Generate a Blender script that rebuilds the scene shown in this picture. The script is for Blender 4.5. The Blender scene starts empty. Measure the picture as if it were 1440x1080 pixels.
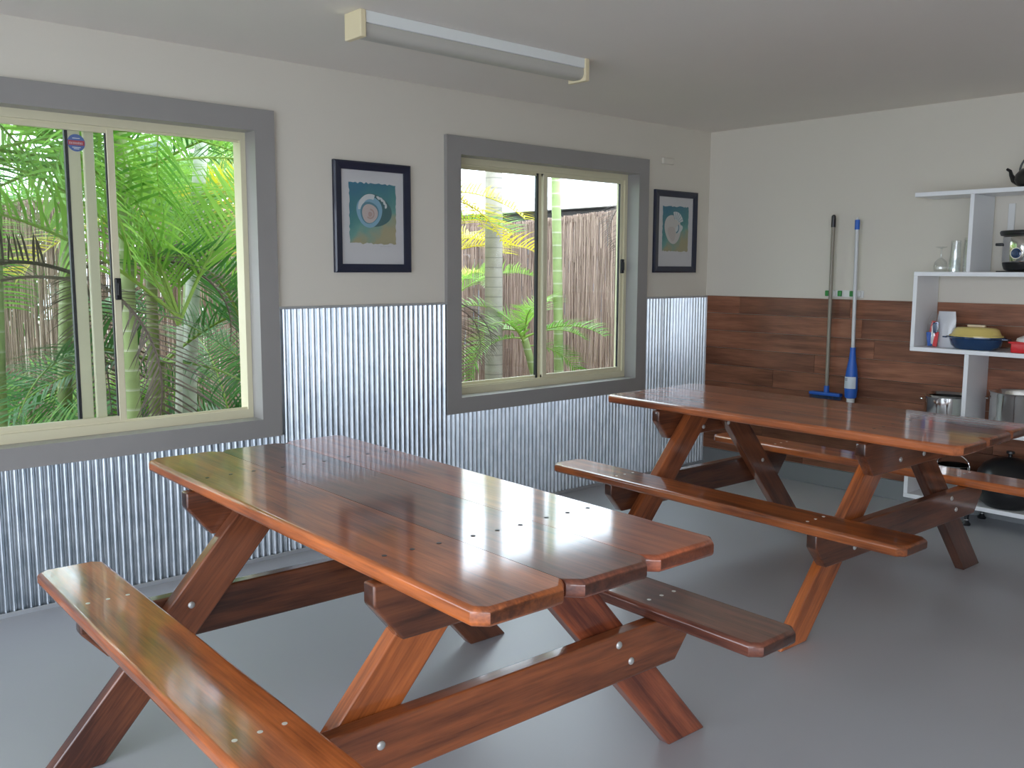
import bpy, bmesh, math, random
from mathutils import Vector, Matrix
PI = math.pi
random.seed(7)
scn = bpy.context.scene
COL = scn.collection

# ------------------------------------------------------------------ helpers
def link(o, parent=None):
    COL.objects.link(o)
    if parent: o.parent = parent
    return o

def tag(o, label=None, cat=None, group=None, kind=None):
    if label: o['label'] = label
    if cat: o['category'] = cat
    if group: o['group'] = group
    if kind: o['kind'] = kind
    return o

def empty(name, loc, label=None, cat=None, group=None, kind=None, rz=0.0):
    o = bpy.data.objects.new(name, None); link(o)
    o.empty_display_size = .1
    o.location = loc; o.rotation_euler = (0, 0, rz)
    return tag(o, label, cat, group, kind)

def obj(name, bm, m, parent=None, smooth=False, loc=None):
    me = bpy.data.meshes.new(name)
    bmesh.ops.recalc_face_normals(bm, faces=bm.faces)
    bm.to_mesh(me); bm.free()
    for mm in (m if isinstance(m, (list, tuple)) else [m]): me.materials.append(mm)
    if smooth:
        for p in me.polygons: p.use_smooth = True
        try: me.set_sharp_from_angle(angle=math.radians(40))
        except Exception: pass
    o = bpy.data.objects.new(name, me); link(o, parent)
    if loc: o.location = loc
    return o

def struct(name, bm, m, parent=None, smooth=False):
    o = obj(name, bm, m, parent, smooth)
    if parent is None: o['kind'] = 'structure'
    return o

def bx(bm, x0, x1, y0, y1, z0, z1, bev=0.0, seg=2, mi=0):
    vs = [bm.verts.new((x, y, z)) for x in (x0, x1) for y in (y0, y1) for z in (z0, z1)]
    q = [(0,1,3,2),(4,6,7,5),(0,4,5,1),(2,3,7,6),(0,2,6,4),(1,5,7,3)]
    fs = [bm.faces.new([vs[i] for i in f]) for f in q]
    for f in fs: f.material_index = mi
    if bev:
        es = list({e for f in fs for e in f.edges})
        bmesh.ops.bevel(bm, geom=es, offset=bev, segments=seg, profile=.5, affect='EDGES')
    return bm

def box(*a, **k):
    return bx(bmesh.new(), *a, **k)

def prism(poly, t, bev=0.0, seg=3, rim_only=True, bm=None, z0=0.0, mi=0):
    """polygon in XY extruded along Z from z0 to z0+t, edges rounded"""
    bm = bm or bmesh.new()
    lo = [bm.verts.new((x, y, z0)) for x, y in poly]
    hi = [bm.verts.new((x, y, z0 + t)) for x, y in poly]
    n = len(poly)
    f0 = bm.faces.new(lo[::-1]); f1 = bm.faces.new(hi)
    fs = [f0, f1]
    for i in range(n):
        fs.append(bm.faces.new((lo[i], lo[(i+1) % n], hi[(i+1) % n], hi[i])))
    for f in fs: f.material_index = mi
    if bev:
        es = list(f0.edges) + list(f1.edges) if rim_only else list({e for f in fs for e in f.edges})
        bmesh.ops.bevel(bm, geom=es, offset=bev, segments=seg, profile=.5, affect='EDGES')
    return bm

def lathe(prof, n=32, bm=None, cx=0, cy=0, cz=0, sx=1, sy=1, mi=0):
    """prof = [(r, z)...]"""
    bm = bm or bmesh.new()
    rows = []
    for r, z in prof:
        if r < 1e-5:
            rows.append([bm.verts.new((cx, cy, cz + z))])
        else:
            rows.append([bm.verts.new((cx + sx*r*math.cos(2*PI*i/n), cy + sy*r*math.sin(2*PI*i/n), cz + z)) for i in range(n)])
    for a, b in zip(rows[:-1], rows[1:]):
        for i in range(n):
            j = (i+1) % n
            if len(a) == 1 and len(b) == 1: continue
            if len(a) == 1: f = bm.faces.new((a[0], b[i], b[j]))
            elif len(b) == 1: f = bm.faces.new((a[i], a[j], b[0]))
            else: f = bm.faces.new((a[i], a[j], b[j], b[i]))
            f.material_index = mi
    return bm

def tube(pts, rad, n=10, bm=None, mi=0, cap=True):
    bm = bm or bmesh.new()
    pts = [Vector(p) for p in pts]
    rads = rad if isinstance(rad, (list, tuple)) else [rad]*len(pts)
    rows = []; prev = None
    for i, p in enumerate(pts):
        if i == 0: t = pts[1]-pts[0]
        elif i == len(pts)-1: t = pts[-1]-pts[-2]
        else: t = pts[i+1]-pts[i-1]
        t.normalize()
        if prev is None:
            a = Vector((0, 0, 1)) if abs(t.z) < .9 else Vector((1, 0, 0))
            u = t.cross(a).normalized()
        else:
            u = (prev - t*prev.dot(t)).normalized()
        prev = u; w = t.cross(u)
        rows.append([bm.verts.new(p + rads[i]*(u*math.cos(2*PI*k/n) + w*math.sin(2*PI*k/n))) for k in range(n)])
    for a, b in zip(rows[:-1], rows[1:]):
        for i in range(n):
            f = bm.faces.new((a[i], a[(i+1) % n], b[(i+1) % n], b[i])); f.material_index = mi
    if cap:
        bm.faces.new(rows[0][::-1]).material_index = mi; bm.faces.new(rows[-1]).material_index = mi
    return bm

# ------------------------------------------------------------------ materials
def newmat(name):
    m = bpy.data.materials.new(name); m.use_nodes = True
    nt = m.node_tree; nt.nodes.clear()
    out = nt.nodes.new('ShaderNodeOutputMaterial')
    return m, nt, out

def setp(b, **k):
    for n, v in k.items():
        n = n.replace('_', ' ')
        for s in b.inputs:
            if s.name.lower() == n.lower():
                s.default_value = v; break

def pbr(name, col, rough=.5, metal=0.0, noise=0.0, nscale=8.0, bump=0.0, bscale=60.0, coat=0.0, coatr=.05, spec=.5, trans=0.0, rvar=0.0):
    m, nt, out = newmat(name)
    b = nt.nodes.new('ShaderNodeBsdfPrincipled')
    b.inputs['Base Color'].default_value = (*col, 1)
    b.inputs['Roughness'].default_value = rough
    b.inputs['Metallic'].default_value = metal
    setp(b, Coat_Weight=coat, Coat_Roughness=coatr, Specular_IOR_Level=spec, Transmission_Weight=trans)
    nt.links.new(b.outputs[0], out.inputs[0])
    tc = nt.nodes.new('ShaderNodeTexCoord')
    if noise or rvar:
        n = nt.nodes.new('ShaderNodeTexNoise'); n.inputs['Scale'].default_value = nscale; n.inputs['Detail'].default_value = 5
        nt.links.new(tc.outputs['Object'], n.inputs['Vector'])
        if noise:
            mr = nt.nodes.new('ShaderNodeMapRange'); mr.inputs['To Min'].default_value = 1-noise; mr.inputs['To Max'].default_value = 1+noise
            mr.inputs['From Min'].default_value = .1; mr.inputs['From Max'].default_value = .9
            nt.links.new(n.outputs['Fac'], mr.inputs['Value'])
            mx = nt.nodes.new('ShaderNodeVectorMath'); mx.operation = 'SCALE'; mx.inputs[0].default_value = col
            nt.links.new(mr.outputs[0], mx.inputs['Scale'])
            nt.links.new(mx.outputs[0], b.inputs['Base Color'])
        if rvar:
            mr2 = nt.nodes.new('ShaderNodeMapRange'); mr2.inputs['To Min'].default_value = max(0, rough-rvar); mr2.inputs['To Max'].default_value = rough+rvar
            mr2.inputs['From Min'].default_value = .3; mr2.inputs['From Max'].default_value = .7
            nt.links.new(n.outputs['Fac'], mr2.inputs['Value']); nt.links.new(mr2.outputs[0], b.inputs['Roughness'])
    if bump:
        n2 = nt.nodes.new('ShaderNodeTexNoise'); n2.inputs['Scale'].default_value = bscale; n2.inputs['Detail'].default_value = 4
        nt.links.new(tc.outputs['Object'], n2.inputs['Vector'])
        bp = nt.nodes.new('ShaderNodeBump'); bp.inputs['Strength'].default_value = bump; bp.inputs['Distance'].default_value = .01
        nt.links.new(n2.outputs['Fac'], bp.inputs['Height']); nt.links.new(bp.outputs[0], b.inputs['Normal'])
    return m

def wood(name, dark, light, rough=.20, coat=1.0, var=.25, island=False, bump=.012, coatr=.09):
    """varnished timber, grain along local X"""
    m, nt, out = newmat(name); N = nt.nodes; L = nt.links
    b = N.new('ShaderNodeBsdfPrincipled'); L.new(b.outputs[0], out.inputs[0])
    tc = N.new('ShaderNodeTexCoord'); oi = N.new('ShaderNodeObjectInfo')
    rnd = oi.outputs['Random']
    if island:
        g = N.new('ShaderNodeNewGeometry'); rnd = g.outputs['Random Per Island']
    off = N.new('ShaderNodeVectorMath'); off.operation = 'SCALE'; off.inputs[0].default_value = (13.1, 7.7, 5.3)
    L.new(rnd, off.inputs['Scale'])
    ad = N.new('ShaderNodeVectorMath'); L.new(tc.outputs['Object'], ad.inputs[0]); L.new(off.outputs[0], ad.inputs[1])
    mp = N.new('ShaderNodeMapping'); mp.inputs['Scale'].default_value = (1.2, 14, 14) if not island else (14, 1.2, 14)
    L.new(ad.outputs[0], mp.inputs['Vector'])
    n1 = N.new('ShaderNodeTexNoise'); n1.inputs['Scale'].default_value = 1.6; n1.inputs['Detail'].default_value = 7; n1.inputs['Roughness'].default_value = .6
    n1.inputs['Distortion'].default_value = .25
    L.new(mp.outputs[0], n1.inputs['Vector'])
    mp2 = N.new('ShaderNodeMapping'); mp2.inputs['Scale'].default_value = (8, 160, 160) if not island else (160, 8, 160)
    L.new(ad.outputs[0], mp2.inputs['Vector'])
    n2 = N.new('ShaderNodeTexNoise'); n2.inputs['Scale'].default_value = 1.0; n2.inputs['Detail'].default_value = 3
    L.new(mp2.outputs[0], n2.inputs['Vector'])
    n3 = N.new('ShaderNodeTexNoise'); n3.inputs['Scale'].default_value = 2.2; n3.inputs['Detail'].default_value = 2
    L.new(ad.outputs[0], n3.inputs['Vector'])
    s = N.new('ShaderNodeMath'); s.operation = 'MULTIPLY_ADD'; s.inputs[1].default_value = .35
    L.new(n2.outputs['Fac'], s.inputs[0]); L.new(n1.outputs['Fac'], s.inputs[2])
    s2 = N.new('ShaderNodeMath'); s2.operation = 'MULTIPLY_ADD'; s2.inputs[1].default_value = .6
    L.new(n3.outputs['Fac'], s2.inputs[0]); L.new(s.outputs[0], s2.inputs[2])
    s3 = N.new('ShaderNodeMath'); s3.operation = 'MULTIPLY_ADD'; s3.inputs[1].default_value = 1.2; s3.inputs[2].default_value = -.68; L.new(s2.outputs[0], s3.inputs[0])
    cr = N.new('ShaderNodeValToRGB')
    cr.color_ramp.elements[0].position = .25; cr.color_ramp.elements[0].color = (*dark, 1)
    cr.color_ramp.elements[1].position = .75; cr.color_ramp.elements[1].color = tuple(q*1.3 for q in light)+(1,)
    L.new(s3.outputs[0], cr.inputs[0])
    mr = N.new('ShaderNodeMapRange'); mr.inputs['To Min'].default_value = 1-var; mr.inputs['To Max'].default_value = 1+var
    L.new(rnd, mr.inputs['Value'])
    sc = N.new('ShaderNodeVectorMath'); sc.operation = 'SCALE'
    L.new(cr.outputs[0], sc.inputs[0]); L.new(mr.outputs[0], sc.inputs['Scale'])
    # end grain soaks up stain and is darker than the faces
    sn = N.new('ShaderNodeSeparateXYZ'); L.new(tc.outputs['Normal'], sn.inputs[0])
    ab = N.new('ShaderNodeMath'); ab.operation = 'ABSOLUTE'; L.new(sn.outputs[0 if not island else 1], ab.inputs[0])
    eg = N.new('ShaderNodeMapRange'); eg.inputs['From Min'].default_value = .80; eg.inputs['From Max'].default_value = .95; eg.inputs['To Min'].default_value = 1.0; eg.inputs['To Max'].default_value = .38
    L.new(ab.outputs[0], eg.inputs['Value'])
    sc2 = N.new('ShaderNodeVectorMath'); sc2.operation = 'SCALE'; L.new(sc.outputs[0], sc2.inputs[0]); L.new(eg.outputs[0], sc2.inputs['Scale'])
    L.new(sc2.outputs[0], b.inputs['Base Color'])
    b.inputs['Roughness'].default_value = max(rough, .38)
    setp(b, Coat_Weight=coat, Coat_Roughness=coatr, Specular_IOR_Level=.25)
    bp = N.new('ShaderNodeBump'); bp.inputs['Strength'].default_value = bump; bp.inputs['Distance'].default_value = .004
    L.new(s.outputs[0], bp.inputs['Height'])
    L.new(bp.outputs[0], b.inputs['Normal'])
    n4 = N.new('ShaderNodeTexNoise'); n4.inputs['Scale'].default_value = 9; n4.inputs['Detail'].default_value = 3
    L.new(ad.outputs[0], n4.inputs['Vector'])
    bp2 = N.new('ShaderNodeBump'); bp2.inputs['Strength'].default_value = bump*1.5; bp2.inputs['Distance'].default_value = .004
    L.new(n4.outputs['Fac'], bp2.inputs['Height'])
    try: L.new(bp2.outputs[0], b.inputs['Coat Normal'])
    except Exception: pass
    return m

def leafmat(name, c1, c2, tr=.35, rough=.4):
    m, nt, out = newmat(name); N = nt.nodes; L = nt.links
    b = N.new('ShaderNodeBsdfPrincipled'); b.inputs['Roughness'].default_value = rough
    t = N.new('ShaderNodeBsdfTranslucent'); mx = N.new('ShaderNodeMixShader'); mx.inputs[0].default_value = tr
    g = N.new('ShaderNodeNewGeometry'); oi = N.new('ShaderNodeObjectInfo')
    a = N.new('ShaderNodeMath'); a.operation = 'MULTIPLY_ADD'; a.inputs[1].default_value = .5
    h = N.new('ShaderNodeMath'); h.operation = 'MULTIPLY'; h.inputs[1].default_value = .5
    L.new(g.outputs['Random Per Island'], a.inputs[0]); L.new(oi.outputs['Random'], h.inputs[0]); L.new(h.outputs[0], a.inputs[2])
    cr = N.new('ShaderNodeMix'); cr.data_type = 'RGBA'
    cr.inputs['A'].default_value = (*c1, 1) if False else (*c1, 1)
    L.new(a.outputs[0], cr.inputs['Factor'])
    cr.inputs[6].default_value = (*c1, 1); cr.inputs[7].default_value = (*c2, 1)
    L.new(cr.outputs[2], b.inputs['Base Color']); L.new(cr.outputs[2], t.inputs['Color'])
    L.new(b.outputs[0], mx.inputs[1]); L.new(t.outputs[0], mx.inputs[2]); L.new(mx.outputs[0], out.inputs[0])
    return m

def glassmat(name, tint=(1, 1, 1), ior=1.45, extra=0.0):
    m, nt, out = newmat(name); N = nt.nodes; L = nt.links
    tr = N.new('ShaderNodeBsdfTransparent'); tr.inputs[0].default_value = (*tint, 1)
    gl = N.new('ShaderNodeBsdfGlossy'); gl.inputs['Roughness'].default_value = .02
    lw = N.new('ShaderNodeLayerWeight'); lw.inputs['Blend'].default_value = .5
    pw = N.new('ShaderNodeMath'); pw.operation = 'POWER'; pw.inputs[1].default_value = 5.0 if extra == 0 else 3.0
    L.new(lw.outputs['Facing'], pw.inputs[0])
    ad = N.new('ShaderNodeMath'); ad.operation = 'MULTIPLY_ADD'; ad.inputs[1].default_value = .9; ad.inputs[2].default_value = .03+extra; ad.use_clamp = True
    L.new(pw.outputs[0], ad.inputs[0])
    mx = N.new('ShaderNodeMixShader')
    L.new(ad.outputs[0], mx.inputs[0]); L.new(tr.outputs[0], mx.inputs[1]); L.new(gl.outputs[0], mx.inputs[2]); L.new(mx.outputs[0], out.inputs[0])
    return m

M = {}
M['wall'] = pbr('wall_paint', (.67, .625, .545), .75, noise=.02, nscale=2, bump=.04, bscale=180)
M['ceil'] = pbr('ceiling_paint', (.82, .765, .70), .85, noise=.02, nscale=2)
M['grey'] = pbr('grey_gloss_trim', (.29, .275, .265), .32, noise=.05, nscale=5, bump=.02, bscale=40)
M['cream'] = pbr('cream_aluminium', (.66, .61, .43), .35)
M['seal'] = pbr('black_rubber', (.02, .02, .025), .5)
M['black'] = pbr('black_plastic', (.012, .012, .014), .3)
M['blackm'] = pbr('black_enamel', (.012, .012, .013), .28, bump=.05, bscale=200)
M['white'] = pbr('white_laminate', (.85, .86, .88), .3)
M['lampwhite'] = pbr('lamp_white_enamel', (.80, .82, .80), .35)
M['lampcream'] = pbr('lamp_cream_plastic', (.78, .68, .45), .45)
M['diff'] = pbr('lamp_diffuser', (.50, .48, .43), .35)
M['skirt'] = pbr('grey_skirting', (.20, .21, .215), .5)
M['floor'] = pbr('painted_concrete', (.43, .435, .46), .38, spec=.9, noise=.05, nscale=1.1, bump=.012, bscale=14)
M['ground'] = pbr('leaf_litter', (.16, .12, .08), .9, noise=.5, nscale=9, bump=.5, bscale=12)
M['navy'] = pbr('navy_frame', (.008, .012, .035), .35, coat=.3)
M['mat'] = pbr('picture_mat', (.62, .61, .62), .7)
M['steel'] = pbr('polished_steel', (.72, .71, .69), .12, metal=1)
M['bolt'] = pbr('zinc_bolt', (.62, .62, .60), .35, metal=.6)
M['screw'] = pbr('sunk_screw', (.03, .02, .018), .5)
M['screwlight'] = pbr('bright_screw', (.75, .72, .65), .35, metal=.4)
M['blue'] = pbr('blue_plastic', (.02, .12, .52), .4)
M['bluedk'] = pbr('dark_blue_glaze', (.012, .045, .12), .15, coat=.5)
M['yellow'] = pbr('yellow_glaze', (.72, .56, .17), .2, coat=.5)
M['cream2'] = pbr('cream_glaze', (.75, .60, .42), .25)
M['red'] = pbr('red_plastic', (.62, .025, .03), .3)
M['whitep'] = pbr('white_plastic', (.75, .75, .73), .35)
M['pole'] = pbr('grey_pole', (.27, .24, .19), .4)
M['polew'] = pbr('pale_pole', (.62, .63, .64), .3)
M['green'] = pbr('green_clip', (.03, .25, .05), .4)
M['label'] = pbr('paper_label', (.62, .68, .74), .5)
M['ink'] = pbr('label_ink', (.06, .08, .16), .5)
M['bagclear'] = pbr('frosted_bag', (.62, .63, .66), .25, coat=.4)
M['glass'] = glassmat('window_glass', (.97, .99, .98))
M['picglass'] = glassmat('picture_glass', (.99, .99, .99))
M['drink'] = glassmat('drinking_glass', (.965, .975, .975), 1.5, .08)
M['w_orange'] = wood('varnished_orange_timber', (.15, .036, .009), (.40, .108, .026))
M['w_red'] = wood('varnished_red_timber', (.12, .024, .010), (.32, .080, .030))
M['w_dark'] = wood('varnished_dark_timber', (.050, .015, .010), (.17, .050, .026))
M['w_deep'] = wood('varnished_deep_brown_timber', (.050, .015, .008), (.16, .050, .020))  # dark brown timber, deepened further to carry underframe shade in its colour
M['w_brown'] = wood('varnished_brown_timber', (.13, .034, .012), (.32, .090, .028))
M['board'] = wood('wall_board_timber', (.12, .045, .024), (.25, .104, .058), rough=.42, coat=.2, var=.22, island=True, bump=.05, coatr=.25)
M['leaf'] = leafmat('palm_leaf', (.09, .28, .03), (.36, .58, .10), .42)
M['leafy'] = leafmat('palm_leaf_yellow', (.50, .52, .04), (.75, .55, .03), .45)
M['leafd'] = leafmat('palm_leaf_dark', (.03, .11, .025), (.10, .27, .06), .3)
M['leafdead'] = leafmat('palm_leaf_dead', (.06, .045, .04), (.17, .12, .10), .1, .8)
M['leaft'] = leafmat('tree_leaf', (.06, .17, .03), (.25, .40, .10), .4)
M['rachis'] = pbr('frond_rib', (.20, .30, .05), .45)
M['sheath'] = pbr('crownshaft', (.22, .38, .09), .4, noise=.15, nscale=3)

def stemmat(name, c, ring, n=14):
    m, nt, out = newmat(name); N = nt.nodes; L = nt.links
    b = N.new('ShaderNodeBsdfPrincipled'); b.inputs['Roughness'].default_value = .55
    tc = N.new('ShaderNodeTexCoord'); mp = N.new('ShaderNodeMapping'); mp.inputs['Scale'].default_value = (.3, .3, n)
    L.new(tc.outputs['Object'], mp.inputs[0])
    w = N.new('ShaderNodeTexWave'); w.wave_type = 'BANDS'; w.bands_direction = 'Z'; w.wave_profile = 'SAW'
    w.inputs['Scale'].default_value = .314; w.inputs['Distortion'].default_value = .15
    L.new(mp.outputs[0], w.inputs['Vector'])
    cr = N.new('ShaderNodeValToRGB'); e = cr.color_ramp.elements
    e[0].position = 0; e[0].color = (*ring, 1); e[1].position = .16; e[1].color = (*c, 1)
    L.new(w.outputs['Fac'], cr.inputs[0])
    nz = N.new('ShaderNodeTexNoise'); nz.inputs['Scale'].default_value = 7; nz.inputs['Detail'].default_value = 5
    L.new(tc.outputs['Object'], nz.inputs['Vector'])
    mr = N.new('ShaderNodeMapRange'); mr.inputs['To Min'].default_value = .55; mr.inputs['To Max'].default_value = 1.45
    L.new(nz.outputs['Fac'], mr.inputs['Value'])
    sc = N.new('ShaderNodeVectorMath'); sc.operation = 'SCALE'
    L.new(cr.outputs[0], sc.inputs[0]); L.new(mr.outputs[0], sc.inputs['Scale'])
    L.new(sc.outputs[0], b.inputs['Base Color']); L.new(b.outputs[0], out.inputs[0])
    return m
M['stemgreen'] = stemmat('green_palm_stem', (.28, .35, .14), (.50, .50, .38), 9)
M['stemolive'] = stemmat('olive_palm_stem', (.15, .18, .05), (.33, .33, .2), 9)
M['stemgrey'] = stemmat('grey_palm_trunk', (.33, .29, .26), (.16, .14, .13), 12)
M['stempale'] = stemmat('pale_palm_stem', (.45, .47, .40), (.30, .33, .22), 8)

def galvmat():
    m, nt, out = newmat('galvanised_iron'); N = nt.nodes; L = nt.links
    b = N.new('ShaderNodeBsdfPrincipled'); b.inputs['Metallic'].default_value = 1.0
    tc = N.new('ShaderNodeTexCoord')
    mp = N.new('ShaderNodeMapping'); mp.inputs['Scale'].default_value = (16, 16, 6)
    L.new(tc.outputs['Object'], mp.inputs[0])
    v = N.new('ShaderNodeTexNoise'); v.inputs['Scale'].default_value = 1.8; v.inputs['Detail'].default_value = 6; v.inputs['Roughness'].default_value = .7
    L.new(mp.outputs[0], v.inputs['Vector'])
    cr = N.new('ShaderNodeValToRGB'); e = cr.color_ramp.elements
    e[0].position = .35; e[0].color = (.38, .42, .46, 1); e[1].position = .70; e[1].color = (.58, .61, .64, 1)
    L.new(v.outputs['Fac'], cr.inputs[0]); L.new(cr.outputs[0], b.inputs['Base Color'])
    mr = N.new('ShaderNodeMapRange'); mr.inputs['To Min'].default_value = .28; mr.inputs['To Max'].default_value = .42
    L.new(v.outputs['Fac'], mr.inputs['Value']); L.new(mr.outputs[0], b.inputs['Roughness'])
    L.new(b.outputs[0], out.inputs[0])
    return m
M['galv'] = galvmat()
M['galvflat'] = pbr('zinc_flashing', (.62, .65, .68), .35, metal=.7)

def reedmat():
    m, nt, out = newmat('brushwood'); N = nt.nodes; L = nt.links
    b = N.new('ShaderNodeBsdfPrincipled'); b.inputs['Roughness'].default_value = .85
    tc = N.new('ShaderNodeTexCoord')
    g = N.new('ShaderNodeNewGeometry')
    mp = N.new('ShaderNodeMapping'); mp.inputs['Scale'].default_value = (90, 90, 5)
    L.new(tc.outputs['Object'], mp.inputs[0])
    v = N.new('ShaderNodeTexNoise'); v.inputs['Scale'].default_value = 1.0; v.inputs['Detail'].default_value = 3
    L.new(mp.outputs[0], v.inputs['Vector'])
    a = N.new('ShaderNodeMath'); a.operation = 'MULTIPLY_ADD'; a.inputs[1].default_value = .5
    L.new(g.outputs['Random Per Island'], a.inputs[0]); L.new(v.outputs['Fac'], a.inputs[2])
    cr = N.new('ShaderNodeValToRGB'); e = cr.color_ramp.elements
    e[0].position = .35; e[0].color = (.13, .075, .055, 1); e[1].position = 1.0; e[1].color = (.44, .31, .25, 1)
    L.new(a.outputs[0], cr.inputs[0]); L.new(cr.outputs[0], b.inputs['Base Color']); L.new(b.outputs[0], out.inputs[0])
    return m
M['reed'] = reedmat()

# ------------------------------------------------------------------ room shell
XL, YR, HC, TH = -7.6, -6.6, 2.40, .18        # left wall, rear wall, ceiling height, wall thickness
W1 = (-5.045, -3.525, .692, 2.068)
W2 = (-2.315, -.792, .688, 2.062)

struct('floor', box(XL-TH, TH, YR-TH, TH, -.12, 0), M['floor'])
struct('ceiling', box(XL-TH, TH, YR-TH, TH, HC, HC+.12), M['ceil'])
bm = bmesh.new()
for x0, x1 in ((XL, W1[0]), (W1[1], W2[0]), (W2[1], TH)): bx(bm, x0, x1, 0, TH, 0, HC)
for w in (W1, W2):
    bx(bm, w[0], w[1], 0, TH, 0, w[2]); bx(bm, w[0], w[1], 0, TH, w[3], HC)
struct('wall_window_side', bm, M['wall'])
struct('wall_shelf_side', box(0, TH, YR, 0, 0, HC), M['wall'])
# left and rear walls, out of view, with openings added to let daylight in
bm = bmesh.new()
bx(bm, XL-TH, XL, YR, -6.0, 0, HC); bx(bm, XL-TH, XL, -1.3, TH, 0, HC); bx(bm, XL-TH, XL, -6.0, -1.3, 2.15, HC)
struct('wall_left', bm, M['wall'])
bm = bmesh.new()
bx(bm, XL-TH, -7.3, YR-TH, YR, 0, HC); bx(bm, -7.3, -5.8, YR-TH, YR, 2.1, HC); bx(bm, -5.8, TH, YR-TH, YR, 0, HC)
struct('wall_rear', bm, M['wall'])

# corrugated iron wainscot
def corr(bm, x0, x1, z0, z1, pitch=.0318, amp=.0078, y=-.0115, seg=8):
    n = max(8, int((x1-x0)/pitch*seg)); cols = []
    for i in range(n+1):
        x = x0 + (x1-x0)*i/n
        yy = y + amp*math.cos(2*PI*(x-x0)/pitch)
        cols.append((bm.verts.new((x, yy, z0)), bm.verts.new((x, yy, z1))))
    for a, b in zip(cols[:-1], cols[1:]): bm.faces.new((a[0], b[0], b[1], a[1]))
ZI = 1.232
k = 1
def trim(bm, m, smooth=False):
    global k
    o = struct('trim_%d' % k, bm, m, smooth=smooth); k += 1
    return o
for x0, x1, z1 in ((XL, -5.15, ZI), (-5.15, -3.42, .62), (-3.42, -2.40, ZI), (-2.40, -.705, .63), (-.705, -.006, ZI)):
    bm = bmesh.new(); corr(bm, x0, x1, .012, z1); trim(bm, M['galv'], True)
bm = bmesh.new()
bx(bm, -3.432, -2.405, -.024, 0, ZI-.004, ZI+.008, .002, 1); bx(bm, -.712, 0, -.024, 0, ZI-.004, ZI+.008, .002, 1)
trim(bm, M['galvflat'])
bm = bmesh.new(); bx(bm, XL, 0, -.026, -.019, 0, .02, .002, 1); trim(bm, M['galvflat'])
trim(box(-.024, -.004, -.024, 0, .02, ZI, .003, 1), M['galvflat'])
trim(box(-.532, -.522, -.024, 0, .02, ZI, .003, 1), M['galvflat'])

# timber boards on the shelf wall
bm = bmesh.new(); rb = random.Random(11)
z = .125; bh = .1241
while z < 1.23:
    y = 0.0 - rb.uniform(.3, 1.5)
    y1 = -.0
    while y1 > -5.2:
        bx(bm, -.016, -.001, max(y, -5.2)+.0005, y1-.0005, z+.0012, z+bh-.0012, .0015, 1)
        y1 = y; y -= rb.uniform(.55, 1.9)
    z += bh
trim(bm, M['board'])
struct('baseboard_shelf_side', box(-.014, 0, YR, 0, 0, .122, .002, 1), M['skirt'])

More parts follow.
